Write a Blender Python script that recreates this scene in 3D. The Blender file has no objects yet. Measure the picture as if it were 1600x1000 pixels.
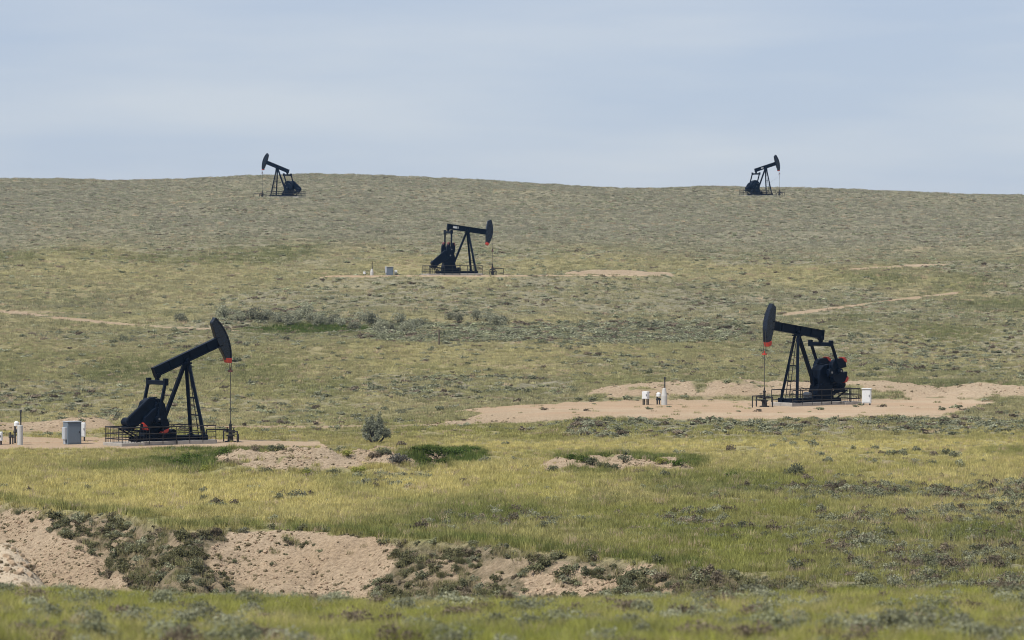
import bpy, bmesh, math, random
import numpy as np
R = math.radians
rng = np.random.default_rng(11)
random.seed(5)
S = bpy.context.scene
COL = S.collection

# ------------------------------------------------------------------ camera, sky, sun, exposure
FPX = 6000.0                      # focal length in pixels of the 1600 px wide photograph
Y0 = 400.0                        # picture row of the eye-level horizon
cam = bpy.data.cameras.new('camera')
cam.sensor_width = 36.0; cam.lens = 36.0 * FPX / 1600.0
cam.clip_start = 0.5; cam.clip_end = 6000
cam.dof.use_dof = True; cam.dof.focus_distance = 310.0; cam.dof.aperture_fstop = 2.0
camo = bpy.data.objects.new('camera', cam); COL.objects.link(camo)
camo.location = (0, 0, 0)
camo.rotation_euler = (R(90) - math.atan((500 - Y0) / FPX), 0, 0)
S.camera = camo

SUN_TO = np.array([-0.55, -0.48, 1.05]); SUN_TO = SUN_TO / np.linalg.norm(SUN_TO)
SUN_EL = math.asin(SUN_TO[2]); SUN_AZ = math.atan2(SUN_TO[0], SUN_TO[1])
world = bpy.data.worlds.new('World'); S.world = world; world.use_nodes = True
wn = world.node_tree.nodes; wl = world.node_tree.links; wn.clear()
sky = wn.new('ShaderNodeTexSky'); sky.sky_type = 'NISHITA'; sky.sun_disc = False
sky.sun_elevation = SUN_EL; sky.sun_rotation = SUN_AZ
sky.altitude = 1500; sky.air_density = 1.0; sky.dust_density = 0.6; sky.ozone_density = 3.0
tc = wn.new('ShaderNodeTexCoord')
mp = wn.new('ShaderNodeMapping'); mp.inputs['Scale'].default_value = (7, 7, 46)
nz = wn.new('ShaderNodeTexNoise'); nz.inputs['Scale'].default_value = 1.0
nz.inputs['Detail'].default_value = 5; nz.inputs['Roughness'].default_value = 0.5
cr = wn.new('ShaderNodeMapRange')
cr.inputs['From Min'].default_value = 0.38; cr.inputs['From Max'].default_value = 0.66
cr.inputs['To Min'].default_value = 0.0; cr.inputs['To Max'].default_value = 1.0
mx = wn.new('ShaderNodeMix'); mx.data_type = 'RGBA'
mx.inputs[0].default_value = 0.78
vc = wn.new('ShaderNodeMix'); vc.data_type = 'RGBA'        # thin high cloud: blue-grey veil and paler streaks
vc.inputs[6].default_value = (4.7, 5.4, 6.85, 1); vc.inputs[7].default_value = (5.95, 6.35, 7.2, 1)
bg = wn.new('ShaderNodeBackground'); bg.inputs['Strength'].default_value = 0.103
wo = wn.new('ShaderNodeOutputWorld')
wl.new(tc.outputs['Generated'], mp.inputs['Vector']); wl.new(mp.outputs[0], nz.inputs['Vector'])
wl.new(nz.outputs['Fac'], cr.inputs['Value']); wl.new(cr.outputs[0], vc.inputs[0]); wl.new(vc.outputs[2], mx.inputs[7])
wl.new(sky.outputs[0], mx.inputs[6]); wl.new(mx.outputs[2], bg.inputs['Color'])
wl.new(bg.outputs[0], wo.inputs[0])

sl = bpy.data.lights.new('sun', 'SUN'); sl.energy = 4.4; sl.angle = R(1.2); sl.color = (1.0, 0.955, 0.88)
so = bpy.data.objects.new('sun', sl); COL.objects.link(so)
from mathutils import Vector, Matrix
so.rotation_euler = Vector(SUN_TO).to_track_quat('Z', 'Y').to_euler()
so.location = (-60, -30, 120)

S.view_settings.view_transform = 'Standard'; S.view_settings.look = 'None'
S.view_settings.exposure = 0.0; S.view_settings.gamma = 1.0; S.view_settings.use_curve_mapping = False
S.render.engine = 'CYCLES'
S.cycles.use_denoising = True
S.cycles.max_bounces = 5; S.cycles.diffuse_bounces = 2; S.cycles.glossy_bounces = 2
S.cycles.transmission_bounces = 3; S.cycles.volume_bounces = 0; S.cycles.transparent_max_bounces = 8
S.cycles.filter_width = 1.0

# ------------------------------------------------------------------ helpers
def link(name, me, mat=None, parent=None):
    o = bpy.data.objects.new(name, me); COL.objects.link(o)
    if mat is not None and me is not None and not me.materials: me.materials.append(mat)
    if parent is not None: o.parent = parent
    return o
def tag(o, label=None, cat=None, group=None, kind=None):
    if label: o['label'] = label
    if cat: o['category'] = cat
    if group: o['group'] = group
    if kind: o['kind'] = kind
    return o
def thing(name, loc, rz, label, cat, group=None):
    o = bpy.data.objects.new(name, None); COL.objects.link(o)
    o.empty_display_size = 0.3; o.location = loc; o.rotation_euler = (0, 0, rz)
    return tag(o, label, cat, group)
def np_mesh(name, v, f, mat=None, smooth=False):
    """v (n,3), f (m,k) arrays -> mesh"""
    v = np.asarray(v, dtype=np.float32); f = np.asarray(f, dtype=np.int32); k = f.shape[1]
    me = bpy.data.meshes.new(name)
    me.vertices.add(len(v)); me.vertices.foreach_set('co', v.ravel())
    me.loops.add(f.size); me.loops.foreach_set('vertex_index', f.ravel())
    me.polygons.add(len(f))
    me.polygons.foreach_set('loop_start', np.arange(0, f.size, k, dtype=np.int32))
    if smooth: me.polygons.foreach_set('use_smooth', np.ones(len(f), dtype=bool))
    me.update(calc_edges=True)
    if mat: me.materials.append(mat)
    return me

class MB:
    """collects simple solids into one mesh"""
    def __init__(s): s.v = []; s.f = []
    def add(s, vs, fs):
        b = len(s.v); s.v += [tuple(p) for p in vs]; s.f += [tuple(b + i for i in f) for f in fs]; return s
    def box(s, c, d, M=None):
        x, y, z = [q / 2 for q in d]; c = Vector(c)
        P = [Vector(p) for p in ((-x,-y,-z),(x,-y,-z),(x,y,-z),(-x,y,-z),(-x,-y,z),(x,-y,z),(x,y,z),(-x,y,z))]
        if M is not None: P = [M @ p for p in P]
        return s.add([c + p for p in P], [(3,2,1,0),(4,5,6,7),(0,1,5,4),(1,2,6,5),(2,3,7,6),(3,0,4,7)])
    def bar(s, p, q, w, h):
        p = Vector(p); q = Vector(q); d = q - p
        x = d.normalized(); up = Vector((0, 1, 0)) if abs(x.z) > .98 else Vector((0, 0, 1))
        y = up.cross(x).normalized(); z = x.cross(y)
        M = Matrix((x, y, z)).transposed()
        return s.box((p + q) / 2, (d.length, w, h), M)
    def tube(s, p, q, r, r2=None, n=12, cap=True):
        p = Vector(p); q = Vector(q); r2 = r if r2 is None else r2
        x = (q - p).normalized(); a = Vector((0, 1, 0)) if abs(x.y) < .9 else Vector((1, 0, 0))
        u = x.cross(a).normalized(); w = x.cross(u)
        vs = []
        for c, rr in ((p, r), (q, r2)):
            vs += [c + (u * math.cos(t) + w * math.sin(t)) * rr for t in [2 * math.pi * i / n for i in range(n)]]
        fs = [(i, (i + 1) % n, n + (i + 1) % n, n + i) for i in range(n)]
        if cap: fs += [tuple(range(n - 1, -1, -1)), tuple(range(n, 2 * n))]
        return s.add(vs, fs)
    def path(s, pts, r, n=8):
        for a, b in zip(pts[:-1], pts[1:]): s.tube(a, b, r, n=n)
        return s
    def lathe(s, base, prof, n=14):
        b = Vector(base); vs = []; m = len(prof)
        for r, z in prof:
            vs += [b + Vector((r * math.cos(2 * math.pi * i / n), r * math.sin(2 * math.pi * i / n), z)) for i in range(n)]
        fs = [(k * n + i, k * n + (i + 1) % n, (k + 1) * n + (i + 1) % n, (k + 1) * n + i) for k in range(m - 1) for i in range(n)]
        fs += [tuple(range(n - 1, -1, -1)), tuple((m - 1) * n + i for i in range(n))]
        return s.add(vs, fs)
    def prism(s, poly, y0, y1, M=None, c=(0, 0, 0)):
        """poly in x,z extruded along y"""
        n = len(poly); c = Vector(c)
        P = [Vector((x, y0, z)) for x, z in poly] + [Vector((x, y1, z)) for x, z in poly]
        if M is not None: P = [M @ p for p in P]
        return s.add([c + p for p in P], [(i, (i + 1) % n, n + (i + 1) % n, n + i) for i in range(n)] + [tuple(range(n - 1, -1, -1)), tuple(range(n, 2 * n))])
    def torus(s, c, R_, r, n=14, m=6):
        c = Vector(c); vs = []
        for i in range(n):
            a = 2 * math.pi * i / n
            for j in range(m):
                b = 2 * math.pi * j / m
                vs.append(c + Vector(((R_ + r * math.cos(b)) * math.cos(a), (R_ + r * math.cos(b)) * math.sin(a), r * math.sin(b))))
        return s.add(vs, [(i * m + j, ((i + 1) % n) * m + j, ((i + 1) % n) * m + (j + 1) % m, i * m + (j + 1) % m) for i in range(n) for j in range(m)])
    def build(s, name, mat, parent=None, bevel=0, seg=2):
        me = bpy.data.meshes.new(name); me.from_pydata([tuple(p) for p in s.v], [], s.f)
        bm = bmesh.new(); bm.from_mesh(me)
        bmesh.ops.recalc_face_normals(bm, faces=bm.faces)
        if bevel:
            es = [e for e in bm.edges if len(e.link_faces) == 2 and e.calc_face_angle(0) > 0.5]
            bmesh.ops.bevel(bm, geom=es, offset=bevel, segments=seg, affect='EDGES', profile=0.5, clamp_overlap=True)
        bm.to_mesh(me); bm.free()
        return link(name, me, mat, parent)

# ------------------------------------------------------------------ numpy noise
def _hash(ix, iy, seed):
    n = (ix.astype(np.int64) * 374761393 + iy.astype(np.int64) * 668265263 + seed * 1442695041) & 0xffffffff
    n = ((n ^ (n >> 13)) * 1274126177) & 0xffffffff
    n = n ^ (n >> 16)
    return (n & 0xffff) / 65535.0
def vnoise(x, y, seed=0):
    ix = np.floor(x); iy = np.floor(y); fx = x - ix; fy = y - iy
    fx = fx * fx * fx * (fx * (fx * 6 - 15) + 10); fy = fy * fy * fy * (fy * (fy * 6 - 15) + 10)
    a = _hash(ix, iy, seed); b = _hash(ix + 1, iy, seed); c = _hash(ix, iy + 1, seed); d = _hash(ix + 1, iy + 1, seed)
    return (a + (b - a) * fx) * (1 - fy) + (c + (d - c) * fx) * fy
def fbm(x, y, sc, seed=0, oct=4, gain=.5):
    """-1..1"""
    t = 0; a = 1; w = 0
    for o in range(oct):
        t = t + a * (vnoise(x / sc * 2 ** o + 17.3 * o, y / sc * 2 ** o + 9.1 * o, seed + o * 7) * 2 - 1); w += a; a *= gain
    return t / w * 1.5
def sstep(a, b, x):
    t = np.clip((x - a) / (b - a), 0, 1); return t * t * (3 - 2 * t)
def poly_mask(u, y, pts, soft):
    """1 inside the polygon, falling to 0 over `soft` outside its edge"""
    pts = np.array(pts, dtype=float); d2 = np.full(u.shape, 1e9); ins = np.zeros(u.shape, dtype=bool)
    for (x0, y0), (x1, y1) in zip(pts, np.roll(pts, -1, axis=0)):
        ex, ey = x1 - x0, y1 - y0
        t = np.clip(((u - x0) * ex + (y - y0) * ey) / (ex * ex + ey * ey + 1e-9), 0, 1)
        d2 = np.minimum(d2, (u - x0 - t * ex) ** 2 + (y - y0 - t * ey) ** 2)
        c = ((y0 > y) != (y1 > y))
        with np.errstate(divide='ignore', invalid='ignore'):
            ins ^= c & (u < (x1 - x0) * (y - y0) / (y1 - y0 + 1e-12) + x0)
    sd = np.where(ins, -np.sqrt(d2), np.sqrt(d2))
    return 1 - sstep(-soft, soft, sd)
def line_dist(u, y, pts, ys=1.0):
    d2 = np.full(u.shape, 1e9)
    for (x0, y0), (x1, y1) in zip(pts[:-1], pts[1:]):
        ex, ey = x1 - x0, (y1 - y0) * ys
        px, py = u - x0, (y - y0) * ys
        t = np.clip((px * ex + py * ey) / (ex * ex + ey * ey + 1e-9), 0, 1)
        d2 = np.minimum(d2, (px - t * ex) ** 2 + (py - t * ey) ** 2)
    return np.sqrt(d2)
# ------------------------------------------------------------------ terrain
# columns u are picture columns (a direction), rows d are metres from the camera; heights follow from the hillside profile
U = np.concatenate([np.linspace(-2600, -130, 28), np.linspace(-100, 1700, 501), np.linspace(1730, 4200, 28)])
D = np.concatenate([np.arange(2, 58, 2.0), np.arange(58, 122, 0.45), np.arange(122, 170, 1.5), np.arange(170, 250, 0.3), np.arange(250, 350, 0.45),
                    np.arange(350, 600, 1.0), np.arange(600, 960, 1.5), np.arange(960, 1900, 20.0)])
NU, ND = len(U), len(D)
UU, DD = np.meshgrid(U, D)                       # (ND, NU)
XX = (UU - 800) * DD / FPX
Ucl = np.clip(UU, -100, 1700)

# far profile: picture rows at distances, per column
cols = [-400, 0, 400, 800, 1200, 1600, 2000]
dk = [290, 300, 343, 362, 400, 450, 500, 563, 650, 780, 832, 877, 930]
prof = {
 -400: [702, 693, 655, 625, 580, 530, 488, 440, 382, 322, 308, 296, 281],
 0:    [702, 693, 655, 625, 580, 530, 486, 440, 378, 322, 307, 294, 279],
 400:  [702, 693, 652, 622, 575, 524, 482, 438, 382, 324, 309.5, 292, 273],
 800:  [702, 692, 640, 612, 570, 522, 480, 431, 388, 334, 316, 300, 281],
 1200: [702, 690, 634, 606, 570, 528, 492, 446, 394, 342, 324, 307, 291],
 1600: [702, 688, 634, 608, 574, 532, 492, 444, 394, 342, 328, 318, 303],
 2000: [702, 688, 634, 608, 574, 534, 496, 450, 400, 350, 336, 326, 312]}
dfine = np.arange(285, 931, 1.0)
tab = []
for c in cols:
    z = np.interp(dfine, dk, [(Y0 - y) * d / FPX for y, d in zip(prof[c], dk)])
    zp = np.concatenate([np.full(20, z[0]), z, z[-1] + (z[-1] - z[-2]) * np.arange(1, 21)])
    k = np.hanning(31); k /= k.sum(); z = np.convolve(zp, k, 'same')[20:-20]
    tab.append(z)
tab = np.array(tab)                               # (cols, dfine)
# skyline, finer
sky_u = [-400, 0, 100, 200, 300, 400, 500, 600, 700, 800, 900, 1000, 1050, 1100, 1200, 1300, 1400, 1500, 1600, 2000]
sky_y = [281, 279, 280, 280, 277, 274, 272, 274, 277, 282, 288, 293, 293, 291, 292, 293, 297, 301, 303, 312]
def smooth_interp(x, xp, fp):
    """Catmull-Rom through the knots"""
    xp = np.array(xp, float); fp = np.array(fp, float)
    i = np.clip(np.searchsorted(xp, x) - 1, 0, len(xp) - 2)
    m = np.gradient(fp, xp); h = xp[i + 1] - xp[i]; t = np.clip((x - xp[i]) / h, 0, 1)
    return (2*t**3-3*t**2+1)*fp[i] + (t**3-2*t**2+t)*h*m[i] + (-2*t**3+3*t**2)*fp[i+1] + (t**3-t**2)*h*m[i+1]
def z_far(u, d):
    fi = np.clip((d - 285) / 1.0, 0, len(dfine) - 1.001); i0 = fi.astype(int); ft = fi - i0
    ci = np.interp(np.clip(u, -400, 2000), cols, np.arange(len(cols))); c0 = np.clip(ci.astype(int), 0, len(cols) - 2); ct = ci - c0
    ct = ct * ct * (3 - 2 * ct)
    g = lambda c: tab[c, i0] * (1 - ft) + tab[c, i0 + 1] * ft
    z = g(c0) * (1 - ct) + g(c0 + 1) * ct
    zs = (Y0 - smooth_interp(np.clip(u, -400, 2000), sky_u, sky_y)) * 930 / FPX
    zc = (lambda c: tab[c, -1])(c0) * (1 - ct) + tab[c0 + 1, -1] * ct
    z = z + (zs - zc) * sstep(860, 930, d)
    over = np.maximum(d - 915, 0)
    return z - np.where(d > 915, np.minimum(over ** 2 * 0.0011, 22 + over * 0.01), 0)
ZPL = -15.0
edge_u = [-400, -100, 0, 100, 200, 300, 350, 450, 550, 650, 750, 850, 950, 1050, 1150, 1300, 1700]
edge_y = [760, 772, 782, 795, 806, 828, 824, 829, 835, 845, 851, 862, 868, 880, 892, 915, 960]
def z_base(u, d):
    uc = np.clip(u, -400, 1700); x = (u - 800) * d / FPX
    # near crest the photographer looks over
    crest = 112 + 4 * np.sin(uc / 210.0) ; crest_y = np.interp(uc, [-100, 0, 300, 600, 900, 1200, 1700], [912, 921, 936, 944, 942, 932, 925])
    sl = (-(crest_y - Y0) * crest / FPX + 1.7) / crest
    zn = -1.7 + sl * np.minimum(d, crest + 6) - 0.028 * np.maximum(d - crest + 8, 0) ** 1.35
    # plain with eroded bank
    ye = smooth_interp(uc, edge_u, edge_y); de = -ZPL * FPX / (ye - Y0) + 2.2 * fbm(x, x * 0 + 3, 9, 5, 3)
    h = np.interp(uc, [-100, 0, 400, 650, 900, 1150, 1400, 1700], [4.6, 4.4, 3.9, 3.5, 2.6, 1.9, 1.0, .6])
    wd = np.interp(uc, [-100, 0, 400, 650, 900, 1150, 1700], [21, 20, 14, 13, 14, 14, 20])
    t = np.clip((de - d) / wd, 0, 1.6)
    prof_ = np.where(t < 1, 1 - np.maximum(1 - t, 0) ** 1.5 * (1 + .5 * t), 1) * 1.0
    zb = ZPL - h * np.clip(t * 0.55 + 0.45 * prof_, 0, 1.2)
    zb = np.where(d < de - wd, zb - 0.05 * (de - wd - d), zb)
    zplain = np.where(d >= de, ZPL + 0.4 * sstep(230, 300, d), zb)
    bankm = sstep(0.0, .12, t) * (1 - sstep(1.0, 1.25, t))
    zf = z_far(u, d)
    w = sstep(288, 306, d)
    z2 = zplain * (1 - w) + zf * w
    w2 = sstep(crest + 4, crest + 62, d)
    zval = np.maximum(zn, -30)
    z = np.where(d < crest + 4, zn, zval * (1 - w2) + z2 * w2)
    return z, bankm, de
Z, BANK, DE = z_base(UU, DD)
# pale clay spur just past the near crest on the left
X = XX
sp = np.exp(-(((UU + 20) / 115.0) ** 2) ** 1.5 - ((DD - 130) / 7.0) ** 2)
Z = Z + 3.9 * sp * (1 + .12 * fbm(X, DD, 3, 87, 3))
SPUR = sstep(.12, .5, sp) * (DD > 121)
# undulation and hummocks (fade towards the camera's own foot)
amp = sstep(40, 70, DD)
Z = Z + .85 * fbm(X * .6, DD, 36, 33, 3) * sstep(365, 430, DD) * (1 - sstep(780, 870, DD)) + amp * (0.5 * fbm(X, DD * 1.4, 55, 1, 3) * sstep(310, 420, DD) + 0.9 * fbm(X, DD * 1.6, 120, 31, 2) * sstep(380, 500, DD) * (1 - sstep(800, 900, DD) * .7))
hum = fbm(X, DD, 6.0, 2, 4) * (0.10 + .10 * sstep(330, 500, DD)) + fbm(X, DD, 1.6, 3, 3) * .05
# bank erosion
rid = 1 - np.abs(fbm(X + .35 * DD, DD * .25, 2.6, 8, 4))
ero = BANK * (-(rid ** 3) * 0.42 + .3 * fbm(X, DD, 4.5, 21, 4) + .17 * fbm(X, DD, .9, 9, 4, .65))
# spoil mounds
def ridge(u0, u1, dc, wid, hgt, soft=30, seed=0):
    along = sstep(u0 - soft, u0 + soft, UU) * (1 - sstep(u1 - soft, u1 + soft, UU))
    cx = dc + 3.0 * fbm(X, X * 0, 14, seed, 2)
    n = 1 + .55 * fbm(X, DD, 5, seed + 1, 4)
    m = along * np.exp(-((DD - cx) / wid) ** 2)
    return m, m * hgt * np.clip(n, .2, 2)
m1, h1 = ridge(330, 690, 266, 4.6, 1.15, 26, 41)
m2, h2 = ridge(850, 1080, 262, 4.0, .75, 34, 51)
m3, h3 = ridge(930, 1900, 359, 5.5, .7, 50, 61)
m4, h4 = ridge(-700, 180, 319, 4.5, .85, 15, 71)
m5, h5 = ridge(880, 1050, 578, 7.0, .75, 20, 81)
Z = Z + ero + h1 + h2 + h3 + h4 + h5 + (m1 + m2 + .6 * m3) * .34 * fbm(X, DD, 1.5, 43, 4, .6)
PROJ = lambda z: Y0 - z * FPX / DD
# pads: flatten
padR = [(700, 336), (790, 330), (850, 325), (1000, 324), (1300, 323), (1480, 327), (1520, 336), (1560, 349), (1500, 353), (900, 351), (800, 347)]
padL = [(-600, 292), (-100, 291), (380, 290), (520, 293), (500, 303), (210, 310), (-100, 311), (-600, 311)]
padC = [(480, 556), (600, 553), (900, 553), (1050, 560), (1050, 573), (900, 572), (600, 571), (500, 564)]
def pmask(pts, soft): # in (u, metres*6) space
    p = [(a, b * 6.0) for a, b in pts]; return poly_mask(UU, DD * 6.0, p, soft)
ZPAD = {'L': (Y0 - 693) * 300 / FPX, 'R': (Y0 - 633.8) * 343 / FPX, 'C': (Y0 - 430.2) * 563 / FPX}
pads = {}
for kk, pts in (('L', padL), ('R', padR), ('C', padC)):
    m = pmask(pts, 26.0); Z = Z * (1 - m) + (ZPAD[kk] + hum * .25) * m; pads[kk] = m
flat = np.zeros_like(Z)
for (u, d, y, r) in ((433.5, 832, 309.3, 9), (1196, 877, 307, 9)):
    x0 = (u - 800) * d / FPX
    m = 1 - sstep(r * .6, r * 1.8, np.hypot(X - x0, DD - d)); flat = np.maximum(flat, m)
    Z = Z * (1 - m) + (Y0 - y) * d / FPX * m
PADM = np.maximum.reduce([pads['L'], pads['R'], pads['C'], flat])
Z = Z + hum * amp * (1 - PADM)
YY = PROJ(Z)

# ------------------------------------------------------------------ ground cover masks
wu = UU + 26 * fbm(X, DD, 5, 91, 3); wy = YY + 9 * fbm(X, DD, 5, 92, 3)
far = DD > 300
bankd = (DD > DE - 26) & (DD < 250); DEJ = DE - .9 + 2.6 * fbm(X, DD, 2.0, 88, 4, .6)
bare = np.zeros_like(Z)
def put(m): 
    global bare
    bare = np.maximum(bare, m)
put(.97 * poly_mask(wu, wy, [(-160, 770), (20, 790), (85, 805), (110, 840), (165, 880), (205, 950), (-160, 950)], 12) * bankd * (DD < DEJ))
put(.98 * poly_mask(wu, wy, [(330, 862), (370, 826), (500, 832), (655, 846), (640, 880), (600, 925), (560, 965), (430, 960), (390, 925), (335, 890)], 12) * bankd * (DD < DEJ))
put(.97 * sstep(-.25, .25, fbm(X, DD, 3.2, 89, 3)) * poly_mask(wu, wy, [(700, 935), (770, 890), (850, 868), (975, 868), (1080, 890), (1060, 905), (960, 925), (860, 960), (720, 965)], 16) * bankd * (DD < DEJ))
put(.50 * BANK * (UU < 1050) * sstep(-.3, .5, fbm(X, DD, 3, 95, 4)))
put(np.clip(m1 * 1.6, 0, 1) * (.3 * (np.abs(UU - 500) < 90) + .9 * sstep(-.6, .15, fbm(X, DD, 2.4, 96, 4, .65))).clip(0, 1))
put(np.clip(m2 * 1.6, 0, 1) * sstep(-.45, .2, fbm(X, DD, 2.5, 97, 4, .65)))
put(np.clip(m3 * 1.7, 0, 1) * sstep(-.85, -.15, fbm(X, DD, 4, 98, 4)))
put(np.clip(m4 * 1.5, 0, 1) * sstep(-.6, .1, fbm(X, DD, 4, 99, 3)))
put(np.clip(m5 * 1.5, 0, 1))
put(SPUR)
put(sstep(.35, .65, np.maximum.reduce([pads['L'], pads['R'], np.clip(pads['C'] * 3 - 2, 0, 1)]) - (.28 * np.abs(fbm(X, DD, 4, 90, 3))) * (DD < 700)) * (DD < 700))
# fill slope on the left end of the right pad, washed soil at its front
put(.9 * poly_mask(wu, YY + 2 * fbm(X, DD, 5, 94, 2), [(690, 664), (760, 645), (800, 637), (900, 634), (960, 650), (860, 658), (760, 664)], 4) * (DD > 312) * (DD < 362))
put(.75 * poly_mask(wu, YY + 3 * fbm(X, DD, 4, 93, 2), [(960, 645), (1300, 646), (1480, 648), (1480, 652), (1250, 652), (960, 656)], 2) * (DD > 305) * (DD < 340))
tracks = {}
def track(name, pts, w, k, dmin=300, dmax=900):
    ok = (DD > dmin) & (DD < dmax)
    dist = line_dist(UU, YY, pts) * ok + 1e3 * (~ok)
    m = (1 - sstep(w * .5, w * 1.1, dist + .9 * fbm(X, DD, 8, 77, 3))) * k
    put(m); tracks[name] = (m > .45 * k)
track('road', [(180, 667.5), (420, 668), (600, 667), (700, 663)], 2.2, .95, 312, 345)
track('left', [(-140, 476), (0, 486), (100, 497.5), (200, 507), (300, 513), (375, 517.5)], 2.0, .95, 430)
track('left_b', [(0, 486), (130, 489), (260, 488)], 1.8, .5, 430)
track('mid', [(370, 490), (460, 484), (560, 482)], 3.0, .5, 430)
track('right', [(1225, 491.5), (1300, 482), (1360, 474), (1430, 465), (1495, 457.5)], 2.0, .97, 430)
track('right_b', [(1330, 421), (1420, 415), (1490, 413)], 1.6, .85, 500)
track('far', [(930, 328), (1050, 321), (1130, 316), (1260, 309)], 1.6, .4, 700)
track('far_b', [(640, 300), (700, 301)], 2.0, .4, 700)
# scattered bare scrapes on the hillside
scr = sstep(.62, .95, fbm(X, DD * .6, 14, 101, 4)) * sstep(320, 380, DD)
put(.38 * scr)
lush = np.zeros_like(Z)
def putl(m):
    global lush
    lush = np.maximum(lush, m)
putl(poly_mask(wu, YY, [(385, 516), (430, 508), (520, 505), (575, 512), (560, 521), (480, 522), (400, 519)], 5) * (DD > 430))
putl(.9 * poly_mask(wu, wy, [(235, 715), (330, 695), (420, 697), (330, 735), (250, 738)], 12) * (DD > 245) * (DD < 292))
putl(1.0 * poly_mask(wu, wy, [(640, 702), (700, 695), (760, 705), (740, 725), (670, 735)], 10) * (DD > 245) * (DD < 292))
putl(.8 * poly_mask(wu, wy, [(870, 712), (1090, 710), (1110, 728), (900, 730)], 8) * (DD > 245) * (DD < 292))
putl(.4 * poly_mask(wu, wy, [(980, 745), (1200, 740), (1260, 775), (1050, 790)], 18) * (DD > 200) * (DD < 292))
putl(.55 * sstep(.1, .9, fbm(X, DD * .5, 16, 111, 3)) * (DD > 200) * (DD < 300))
putl(.6 * (1 - sstep(0, 7, DD - DE)) * (DD >= DE) * (DD < 260) * (UU < 1100))
putl(.35 * sstep(-.2, .5, fbm(X, DD, 8, 113, 3)) * (DD < 122))
putl(.45 * sstep(.2, .9, fbm(X, DD * .5, 22, 112, 3)) * (DD > 345) * (DD < 640))
sage = np.zeros_like(Z)
def puts(m):
    global sage
    sage = np.maximum(sage, m)
puts(.9 * sstep(.0, .55, fbm(X, DD * .45, 26, 121, 4) + .25) * sstep(320, 345, DD) * (DD < 660))
puts(.95 * sstep(610, 680, DD + 12 * fbm(X, DD, 30, 122, 3)))
BAND = poly_mask(wu, YY, [(350, 490), (480, 490), (560, 496), (660, 506), (800, 506), (1010, 502), (1170, 506), (1170, 528), (900, 541), (700, 541), (570, 530), (560, 520), (350, 508)], 7) * (DD > 400); puts(BAND)
puts(1.0 * poly_mask(wu, YY, [(560, 585), (760, 585), (900, 590), (900, 622), (760, 625), (560, 618)], 10) * (DD > 340) * (DD < 420))
puts(1.0 * poly_mask(wu, YY, [(860, 660), (1000, 655), (1300, 655), (1700, 640), (1700, 676), (1300, 678), (1000, 682), (880, 678)], 7) * (DD > 296) * (DD < 340))
puts(.9 * sstep(1200, 1450, wu) * (DD > 165) * (DD < 285) * sstep(-.5, .3, fbm(X, DD * .6, 12, 123, 3)) * sstep(-60, 60, (YY - 720)))
puts(BANK * np.clip(.7 + .5 * fbm(X, DD, 4, 127, 3), 0, 1))
puts(.7 * sstep(.1, .6, fbm(X, DD * .7, 7, 124, 3)) * (DD < 122))
puts(.45 * sstep(.35, .8, fbm(X, DD * .5, 12, 126, 3)) * (DD > 200) * (DD < 300))
# straw-yellow grass belts
dry = .45 + .6 * fbm(X, DD * .4, 34, 131, 4)
dry = dry + .65 * np.exp(-((YY - 765) / 34.0) ** 2) * (UU < 900) * (DD > 210) * (DD < 290) + .5 * np.exp(-((YY - 692) / 14.0) ** 2) * (UU > 700) * (DD > 240) * (DD < 300)
dry = dry - .3 * sstep(620, 700, DD) + .05 * (DD < 122) + .3 * np.exp(-((DD - 112) / 6.0) ** 2)
dry = np.clip(dry - .25 * sstep(950, 1250, UU) * (DD > 165) * (1 - sstep(248, 268, DD)), 0, 1)
sage = sage * (1 - bare) * (1 - .8 * lush * (DD > 400))

idx = np.arange(ND * NU).reshape(ND, NU)
quads = np.stack([idx[:-1, :-1], idx[:-1, 1:], idx[1:, 1:], idx[1:, :-1]], -1).reshape(-1, 4)
V = np.stack([XX, DD, Z], -1).reshape(-1, 3)
# surface pieces: the pads and tracks are cut out of the same sheet, edge to edge with the ground
lab = np.zeros(Z.shape, dtype=np.int8)
for name, i in (('left', 4), ('right', 5), ('road', 6)): lab[tracks[name]] = i
for name, i in (('L', 1), ('R', 2), ('C', 3)): lab[(pads[name] > .5) & (bare > .5)] = i
flab = lab[:-1, :-1].reshape(-1)
ATTR = {'bare': bare, 'lush': lush, 'sage': sage, 'dry': dry, 'pale': np.clip(SPUR, 0, 1), 'pad': np.clip(.8 * PADM, 0, 1), 'bank': BANK}
def sheet(name, sel, mat):
    q = quads[sel]; used, inv = np.unique(q, return_inverse=True)
    me = np_mesh(name, V[used], inv.reshape(q.shape), mat, smooth=True)
    for k, a in ATTR.items():
        at = me.attributes.new(k, 'FLOAT', 'POINT'); at.data.foreach_set('value', a.reshape(-1)[used].astype(np.float32))
    return tag(link(name, me), kind='structure')

# interpolation on the grid
def samp(A, u, d):
    fi = np.clip(np.interp(u, U, np.arange(NU)), 0, NU - 1.001); fj = np.clip(np.interp(d, D, np.arange(ND)), 0, ND - 1.001)
    i = fi.astype(int); j = fj.astype(int); a = fi - i; b = fj - j
    return (A[j, i] * (1 - a) + A[j, i + 1] * a) * (1 - b) + (A[j + 1, i] * (1 - a) + A[j + 1, i + 1] * a) * b
def ground_at(x, d):
    return float(samp(Z, np.array([800 + x * FPX / d]), np.array([d]))[0])
def on_ground(u, y, dmin, dmax):
    """point of the ground seen at picture position (u, y) between two distances"""
    ds = np.arange(dmin, dmax, .25); zz = samp(Z, np.full(ds.shape, float(u)), ds); ys = Y0 - zz * FPX / ds
    best = ds[np.argmin(np.abs(ys - y))]
    k = np.where(ys <= y)[0]
    d = ds[k[0]] if len(k) and ys[0] > y else best
    x = (u - 800) * d / FPX
    return x, d, ground_at(x, d)

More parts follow.
